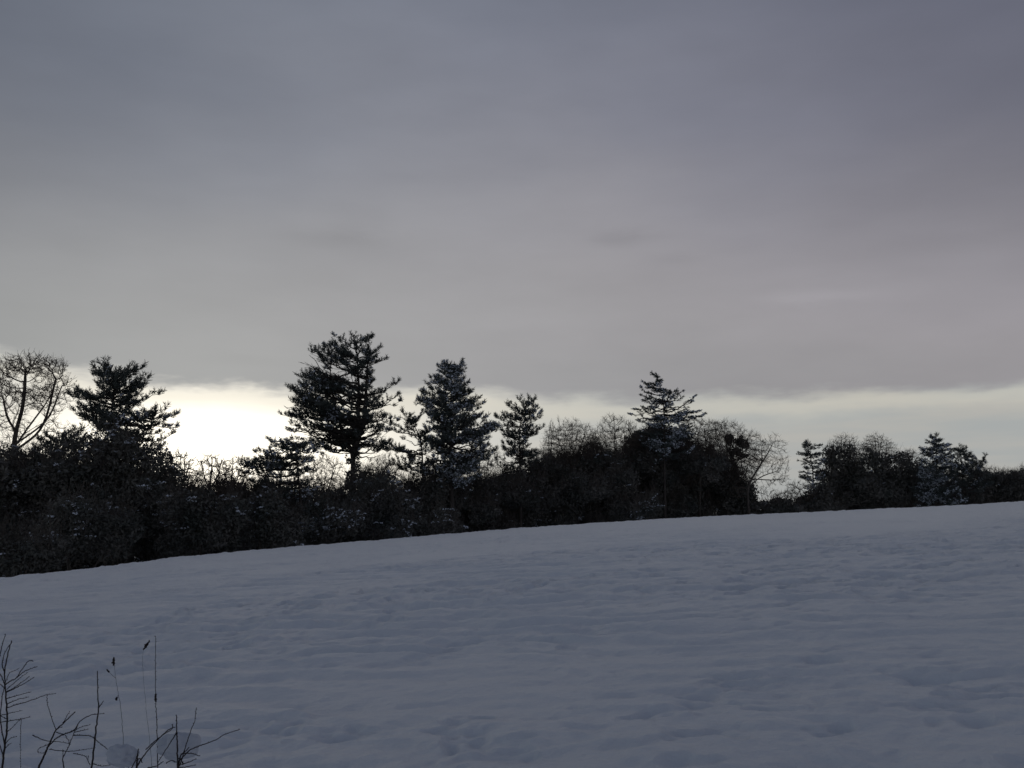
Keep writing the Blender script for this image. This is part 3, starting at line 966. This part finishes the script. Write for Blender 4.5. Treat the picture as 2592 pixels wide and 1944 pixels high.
conifer('snowy_spruce', 'snow-laden spruce with crooked tip towering over the leafless domes',
        [[(1684, 1330), (1682, 1200), (1681, 1100), (1680, 1030), (1672, 985), (1664, 951)],
         [(1680, 1040), (1690, 1010), (1696, 988)]], 130,
        [(1150, 60, 70), (1100, 60, 72), (1062, 72, 88), (1050, 78, 92), (1038, 66, 62), (1020, 50, 58), (1000, 46, 48), (988, 44, 28), (975, 38, 6),
         (960, 24, 0), (950, 12, -4), (944, 6, -6)],
        gap=0.60, nb=5, clump=0.44, kind='spruce', snow=0.55, thr=0.48, seed=8, r_base=0.26, inner=0.2, rise=0.18,
        extra=[(1040, 1757, 1004), (1065, 1782, 1049), (1030, 1727, 990), (1020, 1712, 990), (1048, 1608, 1036), (1062, 1594, 1048), (1000, 1625, 983),
               (1010, 1626, 1000), (985, 1630, 968), (1025, 1740, 1030), (1050, 1745, 1045), (1045, 1748, 1018)])

conifer('fir_tree', 'narrow ragged fir at the left end of the distant group',
        [[(2060, 1320), (2059, 1230), (2056, 1180), (2048, 1145), (2042, 1116)]], 168,
        [(1238, 22, 25), (1222, 30, 25), (1212, 36, 30), (1198, 18, 34), (1186, 36, 36), (1168, 36, 38), (1150, 22, 38), (1138, 8, 34), (1125, 5, 22), (1115, 2, 5)],
        gap=0.7, nb=6, kind='spruce', snow=0.3, thr=0.55, seed=9, r_base=0.28, inner=0.2, tuft=1.2)
bare_tree('bare_tree', 'leafless crown rising behind the dark dome next to the ragged fir',
          [[(2140, 1310), (2140, 1200), (2138, 1130)], [(2140, 1190), (2158, 1140)]],
          [(2140, 1130, 36, 32), (2150, 1160, 42, 45)], 182, dens=9, r0=0.018, fuzz=2, fl=1.0, ftr=0.016)
bush('evergreen_tree', 'blunt dark evergreen dome immediately right of the ragged fir',
     [(2125, 1165, 40, 42), (2120, 1210, 48, 55), (2105, 1155, 20, 28), (2150, 1235, 50, 50)], 172, snow=0.06, sd=11, size=0.26, dens=80, cat='tree')
bare_tree('bare_tree', 'second leafless crown of the distant group, over the wide dark dome',
          [[(2214, 1310), (2214, 1200), (2215, 1135)], [(2214, 1180), (2232, 1130)]],
          [(2216, 1128, 32, 32), (2205, 1160, 46, 45), (2235, 1150, 40, 40)], 186, dens=9, r0=0.018, fuzz=2, fl=1.0, ftr=0.016)
bush('evergreen_tree', 'wide dark evergreen dome between the blunt dome and the pointed spruce',
     [(2215, 1190, 50, 48), (2265, 1185, 52, 42), (2305, 1205, 48, 50), (2230, 1235, 95, 50)], 170, snow=0.06, sd=12, size=0.26, dens=80, cat='tree')
bare_tree('bare_tree', 'low leafless top showing over the wide dark dome beside the pointed spruce',
          [[(2300, 1310), (2300, 1220), (2300, 1160)], [(2300, 1200), (2320, 1160)]],
          [(2300, 1170, 46, 32), (2270, 1180, 36, 30)], 190, dens=9, r0=0.018, fuzz=2, fl=1.0, ftr=0.016)
conifer('spruce_tree', 'pointed spruce dusted with snow in the distant group',
        [[(2368, 1320), (2369, 1230), (2370, 1160), (2370, 1100)]], 164,
        [(1275, 50, 80), (1255, 55, 75), (1225, 52, 62), (1200, 48, 56), (1180, 42, 46), (1160, 38, 45), (1142, 38, 42), (1135, 28, 38), (1122, 18, 22), (1110, 12, 12), (1100, 4, 4)],
        gap=0.72, nb=8, kind='spruce', snow=0.75, thr=0.47, seed=10, r_base=0.3, inner=0.15, tuft=1.3,
        extra=[(1165, 2333, 1136), (1165, 2410, 1138), (1150, 2402, 1128)])
conifer('fir_tree', 'lopsided fir with a knobbly right arm behind the pointed spruce',
        [[(2440, 1320), (2438, 1240), (2434, 1180), (2431, 1138)], [(2436, 1230), (2470, 1190), (2490, 1160)]], 178,
        [(1240, 40, 66), (1215, 42, 66), (1195, 40, 62), (1180, 32, 58), (1165, 26, 38), (1152, 18, 22), (1142, 8, 10), (1136, 2, 3)],
        gap=0.8, nb=7, kind='pine', snow=0.25, thr=0.58, seed=12, r_base=0.28, tuft=1.2, extra=[(1185, 2493, 1156), (1200, 2492, 1175), (1150, 2431, 1134)])
bush('distant_hedge', 'far dark hedge running out at the right edge',
     [(2520, 1235, 50, 38), (2570, 1240, 55, 40), (2480, 1240, 50, 45), (2625, 1240, 50, 42)], 190, snow=0.03, sd=14, size=0.26, dens=80, cat='hedge')
bush('evergreen_shrub', 'small dark knob above the far hedge at the right edge',
     [(2590, 1205, 14, 16)], 186, snow=0.0, sd=15, size=0.25, dens=60)
for k, (cx, lb) in enumerate([(2500, 'twiggy bare top over the far hedge beside the lopsided fir'), (2550, 'twiggy bare top over the far hedge nearer the right edge')]):
    bare_tree('bare_tree', lb, [[(cx, 1300), (cx, 1230), (cx, 1200)]], [(cx, 1205 + k * 6, 36, 24)], 200, dens=8, r0=0.018, fuzz=3, fl=1.0, ftr=0.016)

# shrubs along the foot of the wood
for nm, lb, e, Yq, kw in [
    ('evergreen_shrub', 'flecked dark shrub below the bare saplings', [(470, 1300, 80, 70), (540, 1320, 80, 75), (500, 1350, 90, 60)], 74, dict(snow=0.16, sd=20, lim=0.58)),
    ('evergreen_shrub', 'dark shrub crouching under the spreading pine', [(640, 1310, 80, 70), (700, 1330, 80, 65)], 76, dict(snow=0.14, sd=21, lim=0.58)),
    ('snowy_bush', 'pale frosted bush at the foot of the largest pine', [(800, 1335, 62, 58), (850, 1320, 60, 60), (760, 1355, 50, 40)], 80, dict(snow=0.28, sd=22, lim=0.50)),
    ('evergreen_shrub', 'rounded dark shrub between the largest pine and the slim open pine', [(960, 1290, 75, 75), (1000, 1310, 70, 60)], 92, dict(snow=0.2, sd=23, lim=0.58)),
    ('snowy_bush', 'low snow-flecked bush beneath the slim open pine', [(1040, 1345, 70, 36), (1110, 1330, 60, 42)], 84, dict(snow=0.22, sd=24, lim=0.54)),
    ('snowy_bush', 'small frosted bush at the foot of the snowy spruce', [(1630, 1305, 26, 32), (1655, 1280, 28, 30)], 112, dict(snow=0.35, sd=25, lim=0.44)),
    ('evergreen_shrub', 'low dark scrub at the foot of the lone fanned tree', [(1930, 1290, 55, 28), (1990, 1288, 50, 26), (1870, 1290, 50, 45)], 136, dict(snow=0.05, sd=26, lim=0.62, size=0.22)),
    ('evergreen_shrub', 'low scrub filling the dip before the ragged fir', [(2040, 1285, 40, 24), (2075, 1275, 36, 40)], 150, dict(snow=0.05, sd=27, lim=0.62, size=0.24)),
    ('holly_tree', 'black ivy-clad mass under the snowy spruce', [(1640, 1170, 70, 75), (1700, 1165, 70, 80), (1665, 1110, 62, 36)], 136, dict(snow=0.04, sd=28, lim=0.64, size=0.2, cat='tree')),
    ('holly_tree', 'dark evergreen column behind the thin-trunked pine', [(1335, 1230, 50, 70), (1290, 1240, 50, 60)], 128, dict(snow=0.04, sd=29, lim=0.62, cat='tree')),
]:
    bush(nm, lb, e, Yq, **kw)

for cx, top, hw, Yq, lb in [(820, 1150, 60, 118, 'twiggy bare tree behind the forked trunk, on its left'),
                            (975, 1150, 55, 120, 'twiggy bare tree behind the gap right of the forked trunk'),
                            (1090, 1170, 60, 124, 'twiggy bare tree behind the slim open pine'),
                            (1225, 1130, 62, 126, 'twiggy bare tree filling the gap right of the snowy pine'),
                            (690, 1180, 60, 104, 'twiggy bare tree behind the spreading pine'),
                            (1500, 1110, 60, 140, 'shadowy leafless tree in the cleft between two round heads'),
                            (1640, 1090, 70, 142, 'shadowy leafless tree behind the snowy spruce')]:
    bare_tree('bare_tree', lb, [[(cx, 1320), (cx, 1240), (cx + 4, top + 50)], [(cx, 1240), (cx - 20, top + 40)], [(cx, 1230), (cx + 25, top + 50)]],
              [(cx, top + 60, hw, 60), (cx + 8, top + 100, hw * 1.1, 60)], Yq, dens=7, r0=0.016, fuzz=6, fl=0.8)
bare_tree('bare_tree', 'faint low leafless tree between the lone fanned tree and the ragged fir',
          [[(2030, 1300), (2028, 1262), (2024, 1240)]], [(2025, 1250, 44, 34), (1990, 1262, 40, 18)], 150, dens=7, r0=0.014, fuzz=6, fl=0.75)

# understorey that reads as one dark mass: one object
TOP = [(-60, 1160), (0, 1165), (100, 1160), (200, 1160), (380, 1185), (440, 1212), (600, 1222), (700, 1232), (800, 1232), (900, 1205), (1000, 1205),
       (1100, 1215), (1200, 1195), (1300, 1185), (1370, 1160), (1450, 1138), (1540, 1128), (1620, 1105), (1750, 1118), (1840, 1155), (1875, 1225), (1892, 1268), (1960, 1280), (2050, 1283),
       (2085, 1240), (2110, 1190), (2200, 1190), (2330, 1195), (2480, 1210), (2592, 1212), (2660, 1210)]
tpx = [a for a, b in TOP]; tpy = [b for a, b in TOP]
E = []
px = -70.0
while px < 2680:
    Yb = np.interp(px, [0, 500, 1000, 1400, 1900, 2100, 2592], [80, 88, 106, 128, 144, 176, 196])
    top = float(np.interp(px, tpx, tpy)) + rng.uniform(-10, 26)
    cr = float(np.interp(px, [c[0] for c in CREST], [c[1] for c in CREST]))
    py = top + 18
    while py < cr + 45:
        Yq = Yb + rng.normal() * 4
        rpx = 2.0 * F / Yq * (0.75 + 0.5 * rng.random())
        if py - rpx * 0.8 < top - 6: pyc = top + rpx * 0.8
        else: pyc = py
        c = P(px + rng.normal() * 12, pyc, Yq)
        r = rpx * Yq / F
        E.append((c, (r * 1.15, r, r * 0.85)))
        if py > top + 45:                                 # a second rank behind closes the gaps
            c2 = P(px + rng.normal() * 14, py + 6, Yq + 6 + rng.random() * 5)
            E.append((c2, (r * 1.3, r * 0.8, r * 1.0)))
        py += rpx * 0.95
    px += 2.0 * F / Yb * 0.85
lb_, tb_, sb_ = bush_arrays(E, 62, 0.18, 0.08, 6, lim=0.60, wands=12)
ug = lb_.obj('undergrowth', M_LEAF)
tag(ug, 'dark tangled undergrowth massed between and below the trees', 'undergrowth'); ug['kind'] = 'stuff'
tw = tb_.obj('stem', M_BARK, ug)
sn = sb_.obj('snow_cover', M_TSNOW, ug)

# ------------------------------------------------------------------ plants close to the camera
def z7(x, y):
    return x / 3.456, 1560 + y / 3.456


def near_plant(name, label, Y, main, twigs, r_main=1.6, bud=True, heads=(), cat='plant', lean=0.0):
    """paths in pixels of the enlarged lower-left corner; widths in full photo pixels"""
    mm = [P(*z7(a, b), Y + (c[0] if c else 0)) for a, b, *c in main]
    foot = mm[0].copy(); foot[0] += lean; gz_ = ground_z(foot[0], foot[1]) + float(relief(np.array([foot[0]]), np.array([foot[1]]))[0])
    foot[2] = gz_ - 0.02
    root = thing(name, label, cat, foot)
    s = Y / F
    st, tw_, bd = MB(), MB(), MB()
    pth = smooth_path(np.array(mm), 8)
    pth += rng.normal(size=pth.shape) * s * 0.45
    low = np.stack([foot + (pth[0] - foot) * u for u in np.linspace(0, 1, 9)[:-1]])
    pth = np.vstack([low, pth])
    path_tube(st, pth, r_main * s * 1.35, r_main * s * 0.5, 7)
    buds = [pth[8:]]
    for wdt, pts in twigs:
        q = [P(*z7(a, b), Y + (c[0] if c else rng.normal() * 0.01)) for a, b, *c in pts]
        q = smooth_path(np.array(q), 7)
        q[1:] += rng.normal(size=q[1:].shape) * s * 0.4
        path_tube(tw_, q, wdt * s * 1.25, wdt * s * 0.6, 5)
        buds.append(q)
    if bud:
        for q in buds:
            ln = np.r_[0, np.cumsum(np.linalg.norm(np.diff(q, axis=0), axis=1))]
            t = np.arange(0.004, ln[-1], 6.5 * s)
            c = np.stack([np.interp(t, ln, q[:, k]) for k in range(3)], 1)
            d = nrm(rng.normal(size=c.shape)); d[:, 2] = np.abs(d[:, 2])
            ru = (0.9 + 0.5 * rng.random(len(c))) * s
            tubes(bd, c, c + d * (ru * 2.6)[:, None], ru, ru * 0.2, 5)
    st.obj('stem', M_STEM, root, foot, smooth=True)
    if tw_.V: tw_.obj('twigs', M_STEM, root, foot, smooth=True)
    if bd.V: bd.obj('buds', M_STEM, root, foot)
    for x0, y0, x1, y1, wd_ in heads:
        a, b = P(*z7(x0, y0), Y), P(*z7(x1, y1), Y)
        hb = MB(); n = 46
        t = rng.random(n); c = a + (b - a) * t[:, None]
        prof_ = np.sin(np.clip(t, 0.03, 0.97) * math.pi) ** 0.6
        c = c + rng.normal(size=(n, 3)) * (wd_ * s * 0.38 * prof_)[:, None]
        blobs(hb, c, wd_ * s * 0.55, 1.2)
        path_tube(hb, np.stack([a + (b - a) * u for u in np.linspace(0, 1, 5)]), wd_ * s * 0.4, wd_ * s * 0.25, 5)
        hb.obj('seed_head', M_STEM, root, foot)
    return root


near_plant('bare_sapling', 'dark bare sapling with feathery side twigs at the lower left edge', 3.0,
           [(18, 1330), (40, 1150), (62, 950), (56, 750), (45, 600), (40, 480), (70, 330), (100, 212)],
           [(1.3, [(45, 600), (100, 560), (140, 540), (240, 400), (290, 390)]), (1.1, [(140, 540), (220, 480), (325, 440)]),
            (1.1, [(58, 660), (130, 620), (260, 525)]), (1.1, [(58, 665), (190, 600), (300, 530)]), (1.0, [(60, 720), (160, 690), (275, 660)]),
            (1.0, [(60, 770), (150, 730), (255, 705)]), (1.0, [(62, 800), (270, 735), (400, 690), (490, 675)]),
            (1.0, [(-20, 930), (100, 912), (185, 900), (265, 880)]), (0.8, [(-10, 870), (110, 842), (192, 825)]),
            (0.9, [(40, 1130), (80, 1075), (150, 1050)]), (1.2, [(45, 600), (10, 520), (-20, 470)]), (1.2, [(42, 500), (20, 420), (35, 340), (80, 250)]),
            (1.2, [(-10, 380), (15, 270), (50, 150)]), (1.0, [(50, 640), (10, 600), (-30, 575)]), (1.3, [(40, 1120), (5, 900), (20, 700), (45, 600)]),
            (0.9, [(62, 900), (20, 880), (-20, 840)]), (0.8, [(60, 640), (150, 560), (245, 490)]), (0.8, [(58, 560), (80, 500), (170, 455)]),
            (0.8, [(30, 1180), (70, 1130), (100, 1110)]), (1.1, [(35, 1240), (-10, 1100), (-30, 1000)]), (0.8, [(66, 1010), (120, 960), (185, 890)]),
            (0.6, [(185, 900), (180, 1100), (180, 1325)])],
           r_main=2.2)
near_plant('bare_thorn', 'forking thorny shrub arching right beside the edge sapling', 3.1,
           [(335, 1330), (380, 1230), (430, 1120), (490, 1000), (560, 930), (660, 835)],
           [(0.8, [(490, 1000), (440, 850), (415, 770), (410, 690)]), (0.9, [(550, 940), (580, 880), (610, 830)]),
            (1.5, [(400, 1190), (430, 1130), (520, 1050), (640, 1000), (700, 920), (760, 880), (810, 860)]), (0.7, [(810, 860), (915, 850)]),
            (0.8, [(640, 1005), (720, 965), (790, 950)]), (0.8, [(650, 1015), (780, 985)]), (0.9, [(490, 1012), (550, 1030), (640, 1010)]),
            (0.8, [(430, 1165), (600, 1180), (740, 1165), (840, 1150)]), (0.8, [(430, 1120), (345, 1155), (333, 1190), (400, 1200)]),
            (0.9, [(285, 1040), (350, 1070), (420, 1092), (540, 1100), (620, 1120)]), (1.2, [(560, 1330), (550, 1240), (600, 1140), (640, 1040), (690, 930)]),
            (1.0, [(640, 1040), (720, 1040), (800, 1050), (860, 1100), (960, 1180), (1060, 1260), (1130, 1330)]),
            (0.7, [(570, 1040), (600, 1090), (610, 1130)]), (0.7, [(550, 1240), (552, 1190), (548, 1165)]), (0.7, [(500, 980), (545, 970)]),
            (0.8, [(640, 1200), (740, 1222), (770, 1262)])], r_main=2.3)
near_plant('weed_stalk', 'single upright knotty stalk forked near its middle', 2.9,
           [(800, 1330), (828, 1100), (850, 900), (862, 800), (856, 650), (852, 480)],
           [(1.3, [(862, 800), (885, 770), (905, 738)]), (0.8, [(812, 1290), (900, 1310), (1000, 1292)]), (0.9, [(790, 1300), (768, 1262), (772, 1215)])], r_main=2.0)
near_plant('seeding_weed', 'hair-thin weed with a small dark upright seed head, third stalk from left', 3.2,
           [(1085, 1330), (1075, 1030), (1060, 830), (1035, 680), (1015, 560), (998, 420)],
           [(0.45, [(1035, 690), (1028, 705), (1020, 722)]), (0.45, [(1012, 540), (985, 520), (950, 485)])], r_main=0.55, bud=False,
           heads=[(995, 430, 995, 362, 3.4), (955, 490, 935, 465, 2.0), (1018, 732, 1022, 712, 3.0)])
near_plant('grass_stalk', 'tallest straight thin stalk rising from the twiggy clump', 3.0,
           [(1380, 1330), (1375, 1050), (1368, 850), (1360, 690), (1360, 450), (1361, 170)], [], r_main=1.0, bud=True,
           heads=[(1364, 745, 1360, 682, 3.4)])
near_plant('seeding_grass', 'hair-thin grass with a slanting dark seed head left of the tallest stalk', 3.3,
           [(1330, 1330), (1300, 1000), (1268, 700), (1245, 400), (1256, 290)], [], r_main=0.35, bud=False,
           heads=[(1255, 290, 1308, 216, 3.4)])
near_plant('bare_bramble', 'tangled bare bramble holding clumps of snow at the bottom edge', 2.8,
           [(1555, 1330), (1552, 1180), (1548, 1040), (1545, 930), (1546, 858)],
           [(1.5, [(1190, 1330), (1250, 1230), (1380, 1080), (1480, 990), (1535, 970)]), (1.1, [(1275, 1165), (1400, 1055), (1500, 990), (1512, 940)]),
            (1.2, [(1548, 1010), (1500, 1090), (1450, 1170), (1375, 1290)]), (2.2, [(1195, 1330), (1200, 1240), (1212, 1160)]),
            (1.6, [(1195, 1260), (1225, 1245), (1245, 1280)]), (1.6, [(1560, 1320), (1580, 1220), (1612, 1190), (1655, 1145)]),
            (1.2, [(1590, 1200), (1680, 1200), (1750, 1224)]), (1.2, [(1565, 1300), (1640, 1280), (1722, 1245)]),
            (1.1, [(1570, 1310), (1620, 1150), (1675, 985), (1705, 910), (1716, 800)]),
            (1.3, [(1565, 1270), (1650, 1180), (1735, 1137), (1800, 1115), (1910, 1070), (1960, 1035), (2098, 988)]),
            (1.2, [(1290, 1325), (1370, 1310), (1430, 1270)]), (1.2, [(1455, 1285), (1500, 1262), (1540, 1275)]), (1.0, [(1560, 1325), (1640, 1315), (1715, 1300)]),
            (1.2, [(1150, 1330), (1185, 1260), (1205, 1200)]), (1.0, [(1555, 1240), (1590, 1260), (1600, 1300)])],
           r_main=1.9, lean=0.02)


def snow_clump(label, x0, y0, wx, wy, Y, sd):
    """pillow of snow caught on the twigs"""
    c, s = P(*z7(x0, y0), Y), Y / F / 3.456
    nu, nv = 64, 40
    th = np.linspace(0, 2 * math.pi, nu, endpoint=False); phv = np.linspace(0.02, math.pi - 0.02, nv)
    T, Pp = np.meshgrid(th, phv)
    d = np.stack([np.cos(T) * np.sin(Pp), np.sin(T) * np.sin(Pp), np.cos(Pp)], -1)
    r = 0.50 + 0.85 * fbm(d * 1.7 + sd, 2, sd) + 0.10 * fbm(d * 6 + sd, 3, sd + 1)
    z = d[..., 2]; z = np.where(z < 0, z * 0.75, z)
    V_ = np.stack([d[..., 0] * wx, d[..., 1] * wx * 0.8, z * wy], -1) * r[..., None] * s
    i_, j_ = np.meshgrid(np.arange(nv - 1), np.arange(nu), indexing='ij')
    q_ = np.stack([i_ * nu + j_, (i_ + 1) * nu + j_, (i_ + 1) * nu + (j_ + 1) % nu, i_ * nu + (j_ + 1) % nu], -1).reshape(-1, 4)
    m_ = MB(); m_.add(V_.reshape(-1, 3) + c, q_)
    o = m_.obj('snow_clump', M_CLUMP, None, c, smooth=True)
    return tag(o, label, 'snow clump')


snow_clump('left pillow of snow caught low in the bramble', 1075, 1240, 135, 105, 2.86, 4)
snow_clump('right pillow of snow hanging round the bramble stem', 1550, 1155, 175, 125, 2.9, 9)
